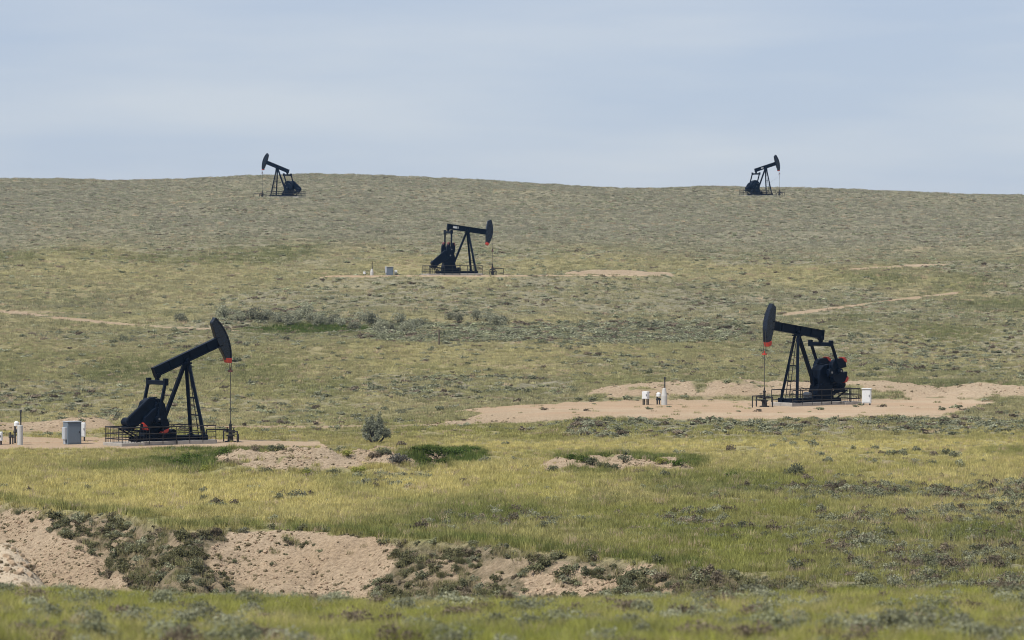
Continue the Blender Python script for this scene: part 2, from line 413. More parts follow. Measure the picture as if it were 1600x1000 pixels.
# ------------------------------------------------------------------ materials
def new_mat(name):
    m = bpy.data.materials.new(name); m.use_nodes = True; nt = m.node_tree
    nt.nodes.clear(); out = nt.nodes.new('ShaderNodeOutputMaterial'); return m, nt, out
def nd(nt, t, **kw):
    n = nt.nodes.new(t)
    for k, v in kw.items():
        if k.startswith('i_'): n.inputs[k[2:].replace('_', ' ')].default_value = v
        else: setattr(n, k, v)
    return n
def mixc(nt, fac, a, b):
    n = nt.nodes.new('ShaderNodeMix'); n.data_type = 'RGBA'
    for s, v in ((0, fac), (6, a), (7, b)):
        if isinstance(v, bpy.types.NodeSocket): nt.links.new(v, n.inputs[s])
        elif isinstance(v, (int, float)): n.inputs[s].default_value = v
        else: n.inputs[s].default_value = (*v, 1)
    return n.outputs[2]
def math_(nt, op, a, b=None, clamp=False):
    n = nt.nodes.new('ShaderNodeMath'); n.operation = op; n.use_clamp = clamp
    for s, v in ((0, a), (1, b)):
        if v is None: continue
        if isinstance(v, bpy.types.NodeSocket): nt.links.new(v, n.inputs[s])
        else: n.inputs[s].default_value = v
    return n.outputs[0]
def noise_(nt, vec, scale, detail=4, rough=.55):
    n = nt.nodes.new('ShaderNodeTexNoise'); n.inputs['Scale'].default_value = scale; n.inputs['Detail'].default_value = detail; n.inputs['Roughness'].default_value = rough
    nt.links.new(vec, n.inputs['Vector']); return n.outputs['Fac']
def rng_(nt, v, a, b, c=0., d=1.):
    n = nt.nodes.new('ShaderNodeMapRange'); n.inputs['From Min'].default_value = a; n.inputs['From Max'].default_value = b
    n.inputs['To Min'].default_value = c; n.inputs['To Max'].default_value = d; nt.links.new(v, n.inputs['Value']); return n.outputs[0]

def ground_material():
    m, nt, out = new_mat('prairie_ground'); L = nt.links
    A = lambda k: nd(nt, 'ShaderNodeAttribute', attribute_name=k).outputs['Fac']
    co = nd(nt, 'ShaderNodeTexCoord').outputs['Object']
    nA = noise_(nt, co, .9, 5, .6); nB = noise_(nt, co, .13, 4, .6); nC = noise_(nt, co, 5.0, 4, .65); nD = noise_(nt, co, .04, 3)
    soil = mixc(nt, rng_(nt, nA, .3, .7), (.25, .215, .13), (.36, .31, .19))
    olive = mixc(nt, rng_(nt, nC, .3, .7), (.17, .165, .075), (.26, .24, .115))
    straw = mixc(nt, rng_(nt, nC, .3, .7), (.30, .265, .12), (.42, .37, .18))
    gr = mixc(nt, rng_(nt, nB, .35, .65), olive, soil); nE = noise_(nt, co, 1.6, 6, .75)
    gr = mixc(nt, math_(nt, 'MULTIPLY', A('dry'), .8), gr, straw)
    gr = mixc(nt, math_(nt, 'MULTIPLY', A('lush'), .85), gr, mixc(nt, rng_(nt, nC, .3, .7), (.10, .125, .04), (.17, .19, .06)))
    sg = mixc(nt, rng_(nt, nA, .35, .65), (.19, .18, .135), (.33, .305, .235))
    gr = mixc(nt, math_(nt, 'MULTIPLY', A('sage'), .75), gr, sg)
    gr = mixc(nt, rng_(nt, nE, .47, .62, 0, .8), gr, (.085, .08, .045))
    gr = mixc(nt, math_(nt, 'MULTIPLY', A('bank'), .9), gr, mixc(nt, rng_(nt, nE, .38, .6), (.27, .215, .145), (.10, .085, .05)))
    clay = mixc(nt, rng_(nt, nB, .3, .7), (.39, .303, .208), (.485, .388, .275))
    clay = mixc(nt, rng_(nt, nD, .45, .7, 0, .7), clay, (.41, .295, .19))
    clay = mixc(nt, math_(nt, 'MULTIPLY', rng_(nt, nC, .38, .75, 0, .8), math_(nt, 'SUBTRACT', 1., A('pad'))), clay, (.19, .14, .092))
    mpn = nd(nt, 'ShaderNodeMapping'); mpn.inputs['Scale'].default_value = (.035, .55, 1); L.new(co, mpn.inputs['Vector'])
    ruts = rng_(nt, noise_(nt, mpn.outputs[0], 1.0, 4, .65), .42, .62, 0, .75)
    clay = mixc(nt, math_(nt, 'MULTIPLY', ruts, A('pad')), clay, (.40, .27, .18))
    clay = mixc(nt, math_(nt, 'MULTIPLY', A('pale'), .8), clay, (.55, .46, .34))
    bf = math_(nt, 'ADD', A('bare'), math_(nt, 'MULTIPLY', math_(nt, 'SUBTRACT', nA, .5), .5))
    col = mixc(nt, rng_(nt, bf, .32, .62), gr, clay)
    b = nd(nt, 'ShaderNodeBsdfDiffuse', i_Roughness=.9); L.new(col, b.inputs['Color'])
    bp = nd(nt, 'ShaderNodeBump', i_Strength=.9, i_Distance=.16)
    hh = math_(nt, 'ADD', nC, math_(nt, 'MULTIPLY', noise_(nt, co, 2.0, 4), 1.2)); L.new(hh, bp.inputs['Height'])
    L.new(bp.outputs[0], b.inputs['Normal']); L.new(b.outputs[0], out.inputs[0]); return m
GROUND = ground_material()
sheet('ground', flab == 0, GROUND)
for i, nm in ((1, 'dirt_well_pad'), (2, 'dirt_well_pad'), (3, 'dirt_well_pad'), (4, 'dirt_track'), (5, 'dirt_track'), (6, 'dirt_road')):
    if (flab == i).any(): sheet(nm, flab == i, GROUND)

def leaf_material(name, color=None, var=.25, translucent=.35):
    """plants: colour comes with each copy ('col') or is given"""
    m, nt, out = new_mat(name); L = nt.links
    if color is None:
        a = nd(nt, 'ShaderNodeAttribute', attribute_name='col', attribute_type='INSTANCER'); c = a.outputs['Color']
    else:
        c = mixc(nt, 0., color, color)
    oi = nd(nt, 'ShaderNodeObjectInfo').outputs['Random']
    geo = nd(nt, 'ShaderNodeAttribute', attribute_name='shade').outputs['Fac']
    hs = nd(nt, 'ShaderNodeHueSaturation'); L.new(c, hs.inputs['Color'])
    L.new(math_(nt, 'MULTIPLY', rng_(nt, oi, 0, 1, 1 - var, 1 + var), geo), hs.inputs['Value'])
    d = nd(nt, 'ShaderNodeBsdfDiffuse'); t = nd(nt, 'ShaderNodeBsdfTranslucent'); mxs = nd(nt, 'ShaderNodeMixShader', i_Fac=translucent)
    L.new(hs.outputs[0], d.inputs[0]); L.new(hs.outputs[0], t.inputs[0]); L.new(d.outputs[0], mxs.inputs[1]); L.new(t.outputs[0], mxs.inputs[2])
    L.new(mxs.outputs[0], out.inputs[0]); return m
LEAF = leaf_material('plant_leaf')
def solid(name, col, rough=.6, metal=0., var=.12, scale=6., spec=.5):
    m, nt, out = new_mat(name); L = nt.links
    co = nd(nt, 'ShaderNodeTexCoord').outputs['Object']; n = noise_(nt, co, scale, 5, .6)
    c = mixc(nt, rng_(nt, n, .25, .75), tuple(x * (1 - var) for x in col), tuple(min(1, x * (1 + var)) for x in col))
    b = nd(nt, 'ShaderNodeBsdfPrincipled', i_Metallic=metal); L.new(c, b.inputs['Base Color'])
    b.inputs['Specular IOR Level'].default_value = spec
    L.new(rng_(nt, n, .2, .8, max(.05, rough - .12), min(1, rough + .12)), b.inputs['Roughness'])
    L.new(b.outputs[0], out.inputs[0]); return m
M = dict(black=solid('black_machine_paint', (.0028, .0058, .0125), .4, var=.4, spec=.1), red=solid('red_warning_paint', (.46, .042, .02), .5),
         cable=solid('steel_wire', (.07, .065, .06), .5, .3), steel=solid('worn_steel', (.22, .22, .22), .4, .7),
         concrete=solid('concrete', (.36, .33, .29), .9, var=.2, scale=3), white=solid('white_enamel', (.72, .73, .72), .5, var=.06),
         gray=solid('grey_cabinet_paint', (.14, .175, .21), .5, var=.08), lightgray=solid('pale_grey_paint', (.42, .44, .46), .55, var=.08),
         post=solid('pale_concrete', (.5, .49, .46), .8, var=.1), dark=solid('dark_fitting', (.03, .03, .03), .6), wood=solid('weathered_wood', (.12, .09, .065), .9, var=.3),
         bark=solid('sage_bark', (.055, .045, .038), .9, var=.3, scale=20), gloss=solid('glossy_black_paint', (.0028, .0058, .0125), .27, var=.4, spec=.5), rust=solid('dull_red_clamp', (.16, .05, .04), .6), rail=solid('dark_rail_paint', (.02, .018, .016), .6, var=.3))
# ------------------------------------------------------------------ pumpjacks
PIV = Vector((0, 0, 6.45)); RH = 3.95; SH = Vector((-3.1, 0, 2.62)); CR = .9; LP = 3.37
E0 = (-2.95, -.35)                                   # equalizer pin in the beam's frame
def rot_xz(x, z, a): return (x * math.cos(a) - z * math.sin(a), x * math.sin(a) + z * math.cos(a))
def crank_pin(th, rear):
    ex, ez = rot_xz(E0[0], E0[1], th); ex += PIV.x; ez += PIV.z - .5
    dx, dz = ex - SH.x, ez - SH.z; d = math.hypot(dx, dz)
    ca = max(-1, min(1, (CR * CR + d * d - LP * LP) / (2 * CR * d))); a = math.acos(ca); b = math.atan2(dz, dx)
    return (ex, ez), b + a * (1 if rear else -1)
def pumpjack(u, y, d, yaw, th, rear, label, plates=(), crank=None, cw_w=1.0, wedge=False, reds='red', tip_a=.085, carrier='rust', pipe=1):
    px = (u - 800) * d / FPX; gz = (Y0 - y) * d / FPX
    T = thing('pumpjack', (px, d, gz + .3), R(yaw), label, 'pumpjack', 'pumpjacks on the hillside')
    B = M['black']; th = R(th); RT = Matrix.Rotation(-th, 3, 'Y')
    bl = lambda x, y_, z: PIV + RT @ Vector((x, y_, z))           # beam frame
    # skid
    for s in (-1, 1):
        m = MB(); m.box((-1.7, s * .62, .15), (6.1, .16, .30)); m.box((-1.7, s * .62, .32), (6.1, .30, .05)); m.box((-1.7, s * .62, .025), (6.1, .32, .05)); m.build('skid_rail', B, T)
    m = MB()
    for x in (-4.6, -3.6, -2.3, -1.2, -.2): m.box((x, 0, .16), (.14, 1.1, .24))
    m.box((1.0, 0, .17), (.45, 2.5, .33)); m.build('skid_crossmember', B, T)
    # samson post: three legs
    for s in (-1, 1):
        m = MB(); m.bar((1.0, s * 1.03, .32), (.10, s * .20, 6.0), .26, .24); m.box((1.0, s * 1.03, .36), (.42, .42, .08)); m.build('leg', B, T, .02)
    MB().bar((-2.15, 0, 1.35), (-.12, 0, 6.0), .30, .26).build('leg', B, T, .02)
    for t in (.28, .52):
        m = MB(); z = .32 + (6.0 - .32) * t; x = 1.0 - .9 * t; w = 1.03 - .83 * t
        m.bar((x, -w, z), (x, w, z), .1, .1); m.build('brace', B, T)
    m = MB(); m.box((0, 0, 5.98), (.62, .72, .14)); m.box((0, 0, 6.12), (.42, .5, .22)); m.tube((0, -.42, 6.24), (0, .42, 6.24), .15, n=14); m.build('saddle_bearing', B, T)
    # ladder up the post
    lad = MB(); A = lambda t: Vector((1.22 - .92 * t, 0, .35 + 5.5 * t))
    for s in (-.22, .22): lad.bar(A(0) + Vector((0, s, 0)), A(1) + Vector((0, s, 0)), .05, .05)
    lo = lad.build('ladder', M['rail'], T)
    for k in range(16):
        t = .03 + k / 16.5; MB().tube(A(t) + Vector((0, -.22, 0)), A(t) + Vector((0, .22, 0)), .018, n=6).build('rung', M['rail'], lo)
    # walking beam (I section)
    m = MB(); L0, L1 = -3.15, 3.3; Dp = .78
    for z in (Dp / 2 - .035, -Dp / 2 + .035): m.box(bl((L0 + L1) / 2, 0, z), (L1 - L0, .42, .07), RT)
    m.box(bl((L0 + L1) / 2, 0, 0), (L1 - L0, .20, Dp - .06), RT)
    m.box(bl(L0 + .03, 0, 0), (.06, .44, Dp + .02), RT)
    wb = m.build('walking_beam', B, T)
    for x in (-1.6, -.3, .3, 2.0):
        MB().box(bl(x, 0, 0), (.05, .38, Dp - .1), RT).build('stiffener', B, wb)
    for (x, w, side) in plates:
        MB().box(bl(x, side * .115, .03), (w, .03, .32), RT).build('marker_plate', M['white'], wb)
    # horsehead
    hp = []
    N = 22; a0, a1 = R(29), R(-28.5)
    for i in range(N + 1):
        a = a0 + (a1 - a0) * i / N; hp.append((RH * math.cos(a), RH * math.sin(a)))
    back = []
    for i in range(N + 1):
        t = i / N; a = a1 + (a0 - a1) * t
        w = .27 + .62 * math.sin(math.pi * t) ** .8 + .20 * t
        w *= 1
        back.append(((RH - w) * math.cos(a) - .0, (RH - w) * math.sin(a)))
    poly = [rot_xz(x, z, th) for x, z in hp + back]
    poly = [(x + PIV.x, z + PIV.z) for x, z in poly]
    hd = MB().prism(poly, -.21, .21).build('horsehead', M['gloss'], T, .045, 2)
    m = MB()                                              # curved cable track on the face
    for i in range(N):
        q = []
        for k, a in ((0, a0 + (a1 - a0) * i / N), (1, a0 + (a1 - a0) * (i + 1) / N)):
            for r in (RH - .05, RH + .03):
                x, z = rot_xz(r * math.cos(a), r * math.sin(a), th); q.append((x + PIV.x, z + PIV.z))
        m.prism([q[0], q[1], q[3], q[2]], -.27, .27)
    m.build('cable_track', M['gloss'], hd)
    m = MB(); tip = []
    for a, w in ((a1 + tip_a, .30 + 2.0 * tip_a), (a1 - .012, .31)):
        for r in (RH + .045, RH - w):
            x, z = rot_xz(r * math.cos(a), r * math.sin(a), th); tip.append((x + PIV.x, z + PIV.z))
    m.prism([tip[0], tip[1], tip[3], tip[2]], -.285, .285); m.build('red_tip', M['red'], hd, .02)
    # bridle and rod
    zc = 5.3 - RH * (R(21.8) - th); xr = PIV.x + RH + .045
    for s in (-.16, .16):
        MB().tube((xr, s, zc), (xr, s, PIV.z), .022, n=6).build('bridle_cable', M['cable'], T)
    m = MB(); m.box((xr, 0, zc), (.16, .44, .13)); m.tube((xr, 0, zc), (xr, 0, zc + .3), .05, n=8); m.build('carrier_bar', M[carrier], T)
    MB().tube((xr, 0, .75), (xr, 0, zc + .1), .028, n=8).build('polished_rod', M['cable'], T)
    # equalizer, pitmans, cranks
    (ex, ez), ca = crank_pin(th, rear)
    if crank is not None: ca = R(crank)
    q = bl(E0[0], 0, E0[1])
    m = MB(); m.box((q.x, 0, q.z - .22), (.27, .30, .75)); m.tube((q.x, -.26, q.z), (q.x, .26, q.z), .2, n=14); m.build('equalizer_bearing', B, T, .02)
    m = MB(); m.box((ex, 0, ez - .02), (.34, 2.9, .34)); m.build('equalizer_bar', B, T, .03)
    pin = Vector((SH.x + CR * math.cos(ca), 0, SH.z + CR * math.sin(ca)))
    for s in (-1, 1):
        yy = s * 1.33
        m = MB(); m.bar((ex, yy, ez + .18), (pin.x, yy, pin.z), .20, .22); m.box((ex, yy, ez + .05), (.34, .3, .55)); m.tube((pin.x, yy - .17, pin.z), (pin.x, yy + .17, pin.z), .24, n=14); m.build('pitman_arm', B, T, .015)
        MB().tube((pin.x, yy - .21, pin.z), (pin.x, yy + .21, pin.z), .085, n=10).build('wrist_pin', M['steel'], T)
        c_, s_ = math.cos(ca), math.sin(ca)
        W = lambda a, b: (SH.x + a * c_ - b * s_, SH.z + a * s_ + b * c_)
        yc = s * 1.02
        m = MB(); m.prism([W(-.35, -.3), W(-.35, .3), W(1.3, .2), W(1.3, -.2)], yc - .13, yc + .13); m.tube((SH.x, yc - .2, SH.z), (SH.x, yc + .2, SH.z), .36, n=16); m.build('crank_arm', B, T, .02)
        MB().tube((SH.x, yc + s * .18, SH.z), (SH.x, yc + s * .24, SH.z), .10, n=10).build('shaft_end', M['steel'], T)
        for b_ in (-1, 1):
            pl = []
            for k in range(9):
                a = math.pi * k / 8
                pl.append((.95 - .92 * (abs(math.cos(a)) ** .8) * (1 if math.cos(a) > 0 else -1), .2 + .92 * cw_w * math.sin(a) ** .75))
            if wedge: pl = [(-.05, .12), (.3, .55), (1.05, 1.12), (1.7, 1.16), (1.95, .84), (1.5, .5), (.8, .14)]
            cw = MB().prism([W(a, b_ * b) for a, b in pl], yc - .24, yc + .24).build('counterweight', B, T, .05)
            if not reds: continue
            MB().prism([W(a, b_ * b * cw_w) for a, b in ((1.40, 1.16), (1.72, 1.12), (1.95, .86), (1.90, .60), (1.62, .78))], yc - .265, yc + .265).build('red_end', M[reds], cw, .03)
    # gearbox on its pedestal
    m = MB(); m.prism([(-4.0, .34), (-1.75, .34), (-2.1, 1.55), (-3.75, 1.55)], -.55, .55); m.build('gearbox_pedestal', B, T, .03)
    gp = [(-3.95, 1.55), (-2.15, 1.55), (-2.05, 2.1), (-2.25, 2.85), (-2.65, 3.28), (-3.35, 3.34), (-3.85, 3.05), (-4.1, 2.4)]
    g = MB().prism(gp, -.62, .62).build('gearbox', B, T, .07, 3)
    MB().tube((SH.x, -1.0, SH.z), (SH.x, 1.0, SH.z), .16, n=14).build('shaft', M['steel'], g)
    for x in (-3.6, -2.6): MB().box((x, 0, 1.62), (.12, 1.34, .2)).build('mounting_flange', B, g)
    MB().box((-3.0, 0, 3.36), (.5, .5, .08)).build('inspection_cover', B, g)
    # belt guard slanting down to the motor
    pa, pb = Vector((-3.55, 2.75)), Vector((-5.3, 1.55)); ax = (pb - pa).normalized(); nx = Vector((-ax.y, ax.x)); pl = []
    for k in range(9): a = math.pi / 2 + math.pi * k / 8; pl.append(pa + (ax * math.cos(a) + nx * math.sin(a)) * .66)
    for k in range(9): a = -math.pi / 2 + math.pi * k / 8; pl.append(pb + (ax * math.cos(a) + nx * math.sin(a)) * .50)
    bgd = MB().prism([tuple(p) for p in pl], -.93, -.63).build('belt_guard', B, T, .06)
    MB().prism([tuple(pa + (p - pa) * .88 + (pb - pa) * .06) for p in pl], -.955, -.9).build('guard_panel', B, bgd, .02)
    m = MB(); m.tube((-5.3, -.62, 1.5), (-5.3, .35, 1.5), .36, n=16); m.box((-5.3, -.1, 1.05), (.7, .8, .3)); m.tube((-5.3, .35, 1.5), (-5.3, .42, 1.5), .28, n=14); m.build('motor', B, T, .02)
    m = MB()
    for yy in (-.5, .4): m.bar((-3.95, yy, .75), (-5.75, yy, .95), .14, .14); m.bar((-4.5, yy, .3), (-5.6, yy, .9), .1, .1)
    m.build('motor_slide', B, T)
    m = MB(); m.tube((-1.45, -.55, .62), (-1.45, .15, .62), .26, n=14); m.box((-1.45, -.2, .4), (.5, .6, .12)); m.build('brake_drum', M['steel'] if rear == 2 else B, T, .02)
    m = MB(); m.path([(-2.0, -.75, 1.0), (-1.2, -.8, 1.3), (-.8, -.8, 1.35)], .025, 6); m.build('brake_lever', M['rail'], T)
    m = MB(); m.path([(xr, .15, zc - .05), (xr - .35, .12, zc - .55), (xr - .9, .1, zc - 1.05), (xr - 1.7, 0.1, zc - 1.45), (1.0 - .9 * .3, 0, .32 + 5.7 * .38)], .012, 5); m.build('hanging_wire', M['cable'], T)
    # concrete foundation
    Cn = thing('concrete_foundation', (px, d, gz), R(yaw), label.split(' pumpjack')[0] and 'low concrete foundation under the ' + FOUND[label], 'foundation', 'concrete foundations under the pumpjacks')
    for (x0, x1, w, h_) in ((-6.6, -4.55, 2.9, .24), (-4.53, -1.6, 2.5, .30), (-1.58, 1.95, 2.8, .30)):
        MB().box(((x0 + x1) / 2, 0, h_ / 2 - .1), (x1 - x0, w, h_ + .2)).build('concrete_block', M['concrete'], Cn, .02, 1)
    # guard railing
    G = thing('guard_railing', (px, d, gz), R(yaw), 'dark pipe guard railing around the ' + FOUND[label], 'railing', 'guard railings around the pumpjacks')
    x0, x1, w, hz = -6.45, 1.85, 1.38, 1.42
    ring = []
    nx_, ny_ = 7, 2
    for i in range(nx_): ring.append((x0 + (x1 - x0) * i / nx_, -w))
    for i in range(ny_): ring.append((x1, -w + 2 * w * i / ny_))
    for i in range(nx_): ring.append((x1 - (x1 - x0) * i / nx_, w))
    for i in range(ny_): ring.append((x0, w - 2 * w * i / ny_))
    skip = {(1.85, 0)}
    for (a, b) in ring:
        if abs(a - x1) < .01 and abs(b) < .01: continue
        MB().tube((a, b, .1), (a, b, hz), .035, n=6).build('post', M['rail'], G)
    for z in (hz, .92, .52):
        r_ = .045 if z == hz else .035
        for p, q_ in (((x0, -w), (x1, -w)), ((x1, w), (x0, w)), ((x0, w), (x0, -w))):
            MB().tube((*p, z), (*q_, z), r_, n=6).build('rail', M['rail'], G)
    m = MB()                                              # wire mesh infill of the rear cage
    for k in range(8):
        x = x0 + .22 + k * .27
        for s in (-w, w): m.tube((x, s, .2), (x, s, hz), .014, n=4)
    for k in range(9):
        m.tube((x0, -w + .3 * (k + .5), .2), (x0, -w + .3 * (k + .5), hz), .014, n=4)
    tag(m.build('wire_mesh', M['rail'], G), kind='stuff')
    # wellhead
    wl_ = thing('wellhead', tuple(Vector((px, d, gz)) + Matrix.Rotation(R(yaw), 3, 'Z') @ Vector((xr, 0, 0))), R(yaw), 'black wellhead with valves serving the ' + FOUND[label], 'wellhead', 'wellheads in front of the pumpjacks')
    K = M['rail']
    MB().lathe((0, 0, -.05), [(.44, 0), (.44, .13), (.24, .15), (.22, .5), (.34, .52), (.34, .62), (.16, .64), (.15, .8), (.22, .82), (.22, .9), (.11, .92), (.11, 1.35), (.15, 1.37), (.15, 1.45), (.07, 1.5), (.06, 1.75)]).build('casing_head', K, wl_)
    for s in (-1, 1):
        v = MB(); v.tube((0, s * .15, .85), (0, s * .62, .85), .075, n=8); v.box((0, s * .45, .85), (.22, .2, .24)); v.tube((0, s * .45, .95), (0, s * .45, 1.15), .03, n=6); vo = v.build('valve', K, wl_)
        MB().torus((0, s * .45, 1.15), .13, .02).build('handwheel', M['red'] if s > 0 and rear != 2 else K, vo)
        MB().path([(0, s * .62, .85), (0, s * 1.05, .85), (0, s * 1.05, -.05)], .06).build('flow_pipe', K, wl_)
    MB().path([(.1 * pipe, .1, 1.0), (1.5 * pipe, .45, 1.0), (1.9 * pipe, .5, 1.0), (1.9 * pipe, .5, -.05)], .05).build('flow_pipe', K, wl_)
    MB().path([(.38, -.6, -.05), (.38, -.6, .62), (.38, .6, .62), (.38, .6, -.05)], .04).build('guard_hoop', K, wl_)
    return T
lbl = ['black pumpjack with raised horsehead standing beside the tall grey cabinet',
       'black pumpjack tilting its horsehead toward the viewer on the wide bare pad',
       'black pumpjack with lowered horsehead and white plate on its beam, halfway up the hill',
       'dark pumpjack on the hill crest facing away from the white wide pad, horsehead left of its post',
       'dark pumpjack on the crest with beam rising against the sky above the dirt track']
lbl[3] = 'small dark pumpjack breaking the skyline with its steep beam and two white plates'
lbl[4] = 'small dark pumpjack breaking the skyline above the faint dirt track with one white plate'
FOUND = {lbl[0]: 'pumpjack beside the tall grey cabinet', lbl[1]: 'pumpjack on the wide bare pad', lbl[2]: 'pumpjack halfway up the hill',
         lbl[3]: 'skyline pumpjack with two white beam plates', lbl[4]: 'skyline pumpjack with one white beam plate'}
pumpjack(291, 693.0, 300, 35, 21.6, 1, lbl[0], crank=-102, wedge=True, pipe=-1)
pumpjack(1246, 633.8, 343, 219, 8.2, 2, lbl[1], crank=172, carrier='red')
pumpjack(730, 430.2, 563, 22, -7.8, 1, lbl[2], plates=((-1.85, .85, -1),), crank=84, cw_w=.5, reds='rust')
pumpjack(433.5, 309.3, 832, 148, 19.3, 1, lbl[3], plates=((2.3, .8, -1), (-1.4, .3, -1)), crank=-125, reds=None, tip_a=.03, cw_w=.7)
pumpjack(1196, 307.0, 877, 34, 15.5, 1, lbl[4], plates=((-1.1, .75, -1),), crank=-130, reds=None, tip_a=.03, cw_w=.7)

# ------------------------------------------------------------------ site equipment
def place(u, y, d, zpad=None):
    x = (u - 800) * d / FPX; return (x, d, ground_at(x, d))
def standpipe(u, d, h, r, pole, label, cone=False, lamp=True):
    T = thing('standpipe', place(u, 0, d), 0, label, 'standpipe', 'pale standpipes on the well pads')
    pr = [(r, 0), (r, h * .98), (r * .9, h)] if not cone else [(r, 0), (r, h * .55), (r * .55, h * .95), (r * .4, h)]
    MB().lathe((0, 0, -.08), pr, 18).build('column', M['post'], T)
    MB().tube((.05, 0, h - .1), (.05, 0, h + pole), .055, n=8).build('mast', M['dark'], T)
    if lamp:
        m = MB(); m.box((.05, -.02, h + pole + .06), (.16, .2, .22)); m.build('meter_head', M['dark'], T, .02)
    return T
def cabinet(u, d, size, yaw, label, mat, legs=0., hood=True, panel=None):
    w, dp, h = size
    T = thing('electrical_cabinet', place(u, 0, d), R(yaw), label, 'cabinet', 'electrical cabinets on the well pads')
    MB().box((0, 0, legs + (h - legs) / 2 - (.05 if not legs else 0)), (w, dp, h - legs + (.1 if not legs else 0))).build('housing', mat, T, .02)
    if legs:
        for sx in (-.36, .36):
            for sy in (-.3, .3): MB().box((sx * w, sy * dp, legs / 2 - .03), (.08, .08, legs + .1)).build('leg', M['dark'], T)
    if hood: MB().box((0, -.02, h + .04), (w + .08, dp + .12, .06)).build('hood', M['lightgray'] if mat is M['gray'] else mat, T, .01)
    dr = MB().box((0, -dp / 2 - .012, legs + (h - legs) * .5), (w * .86, .02, (h - legs) * .86)).build('door', mat, T, .005)
    MB().box((w * .34, -dp / 2 - .04, legs + (h - legs) * .55), (.04, .05, .16)).build('handle', M['dark'], dr)
    if panel:
        MB().box((-w / 2 - .10, -.05, .85), (.2, dp * .62, .95)).build('side_box', M['lightgray'], T, .015)
        MB().box((-w / 2 - .07, -.05, .2), (.12, dp * .3, .4)).build('conduit_box', M['lightgray'], T, .015)
    return T
def pipe_stub(u, d, h, label, head=False):
    T = thing('valve_riser', place(u, 0, d), 0, label, 'riser', 'pipe risers on the well pads')
    MB().tube((0, 0, -.1), (0, 0, h), .07, n=8).build('pipe', M['dark'], T)
    MB().tube((.2, 0, -.1), (.2, 0, h * .8), .055, n=8).build('pipe', M['dark'], T)
    m = MB(); m.tube((-.12, 0, h * .62), (.34, 0, h * .62), .08, n=8); m.box((.1, 0, h * .68), (.2, .2, .2)); m.build('valve', M['dark'], T)
    if head:
        mm = MB(); mm.lathe((.12, -.05, h * .9), [(.1, 0), (.2, .06), (.2, .32), (.1, .42)], 12); mm.build('meter_head', M['white'], T)
    return T
cabinet(112.5, 299, (1.15, .95, 1.72), 28, 'tall grey electrical cabinet with side box next to the raised-head pumpjack', M['gray'], panel=True)
cabinet(127.5, 304, (.55, .5, 1.45), 0, 'slim white cabinet half hidden behind the tall grey cabinet', M['white'], legs=.32, hood=False)
standpipe(31, 298, 1.6, .22, .95, 'thick pale standpipe with thin mast near the tall grey cabinet')
pipe_stub(15.5, 299, .95, 'dark pipe riser pair beside the thick pale standpipe')
pipe_stub(23, 300.5, 1.45, 'pipe riser with white meter head tucked behind the thick pale standpipe', True)
cabinet(-4, 298, (.7, .6, 1.0), 0, 'white cabinet cut off by the edge of the view past the standpipe', M['white'], legs=.3, hood=False)
cabinet(1354.5, 344, (.78, .7, 1.42), -12, 'white cabinet on short legs behind the pumpjack on the wide bare pad', M['white'], legs=.16)
cabinet(1009, 345, (.52, .5, 1.2), -25, 'small white box cabinet on tall legs near the cone-topped standpipe', M['white'], legs=.52, hood=False)
standpipe(1038, 345, 1.6, .27, .75, 'grey cone-topped standpipe with short mast on the wide bare pad', cone=True)
pipe_stub(1027, 345.5, .75, 'low pipe riser with white meter head by the cone-topped standpipe', True)
cabinet(609, 563, (.95, .8, 1.22), 12, 'grey electrical cabinet on the pad halfway up the hill', M['gray'], panel=True)
cabinet(618.5, 564, (.42, .4, .8), 0, 'small white cabinet beside the grey one halfway up the hill', M['white'], legs=.1, hood=False)
standpipe(581, 563, 1.05, .24, .95, 'white cone-topped standpipe halfway up the hill', cone=True, lamp=False)
cabinet(569.5, 563.5, (.36, .36, .55), 0, 'tiny white box beyond the standpipe halfway up the hill', M['white'], legs=.2, hood=False)
x, d, z = on_ground(686, 540, 380, 520)
o = MB().tube((0, 0, -.3), (0, 0, 1.75), .09, .075, 8).build('marker_post', M['wood']); o.location = (x, d, z)
tag(o, 'lone thin dark post standing in the grey sagebrush flat', 'post')
# ------------------------------------------------------------------ plants
def plant_mesh(name, v, f, shade, mat, k=3):
    me = np_mesh(name, v, f, mat)
    at = me.attributes.new('shade', 'FLOAT', 'FACE'); at.data.foreach_set('value', np.asarray(shade, dtype=np.float32))
    return me
def grass_mesh(name, n, spread, h, w, seed, lean=.5):
    r = np.random.default_rng(seed); vs, fs, sh = [], [], []
    for i in range(n):
        a = r.uniform(0, 6.283); q = spread * math.sqrt(r.uniform()); bx, by = q * math.cos(a), q * math.sin(a)
        t = r.uniform(0, 6.283); hh = h * r.uniform(.5, 1.15); l = hh * lean * r.uniform(.1, 1)
        dx, dy = math.cos(t), math.sin(t); c, s = -dy * w / 2, dx * w / 2
        ph = r.uniform(0, 3.14); c, s = w / 2 * math.cos(ph), w / 2 * math.sin(ph)
        b = len(vs)
        vs += [(bx - c, by - s, -.03), (bx + c, by + s, -.03), (bx + dx * l * .4 + c * .7, by + dy * l * .4 + s * .7, hh * .6), (bx + dx * l * .4 - c * .7, by + dy * l * .4 - s * .7, hh * .6), (bx + dx * l, by + dy * l, hh)]
        fs += [(b, b + 1, b + 2), (b, b + 2, b + 3), (b + 3, b + 2, b + 4)]; sh += [r.uniform(.75, 1.25)] * 3
    return plant_mesh(name, vs, fs, sh, LEAF)
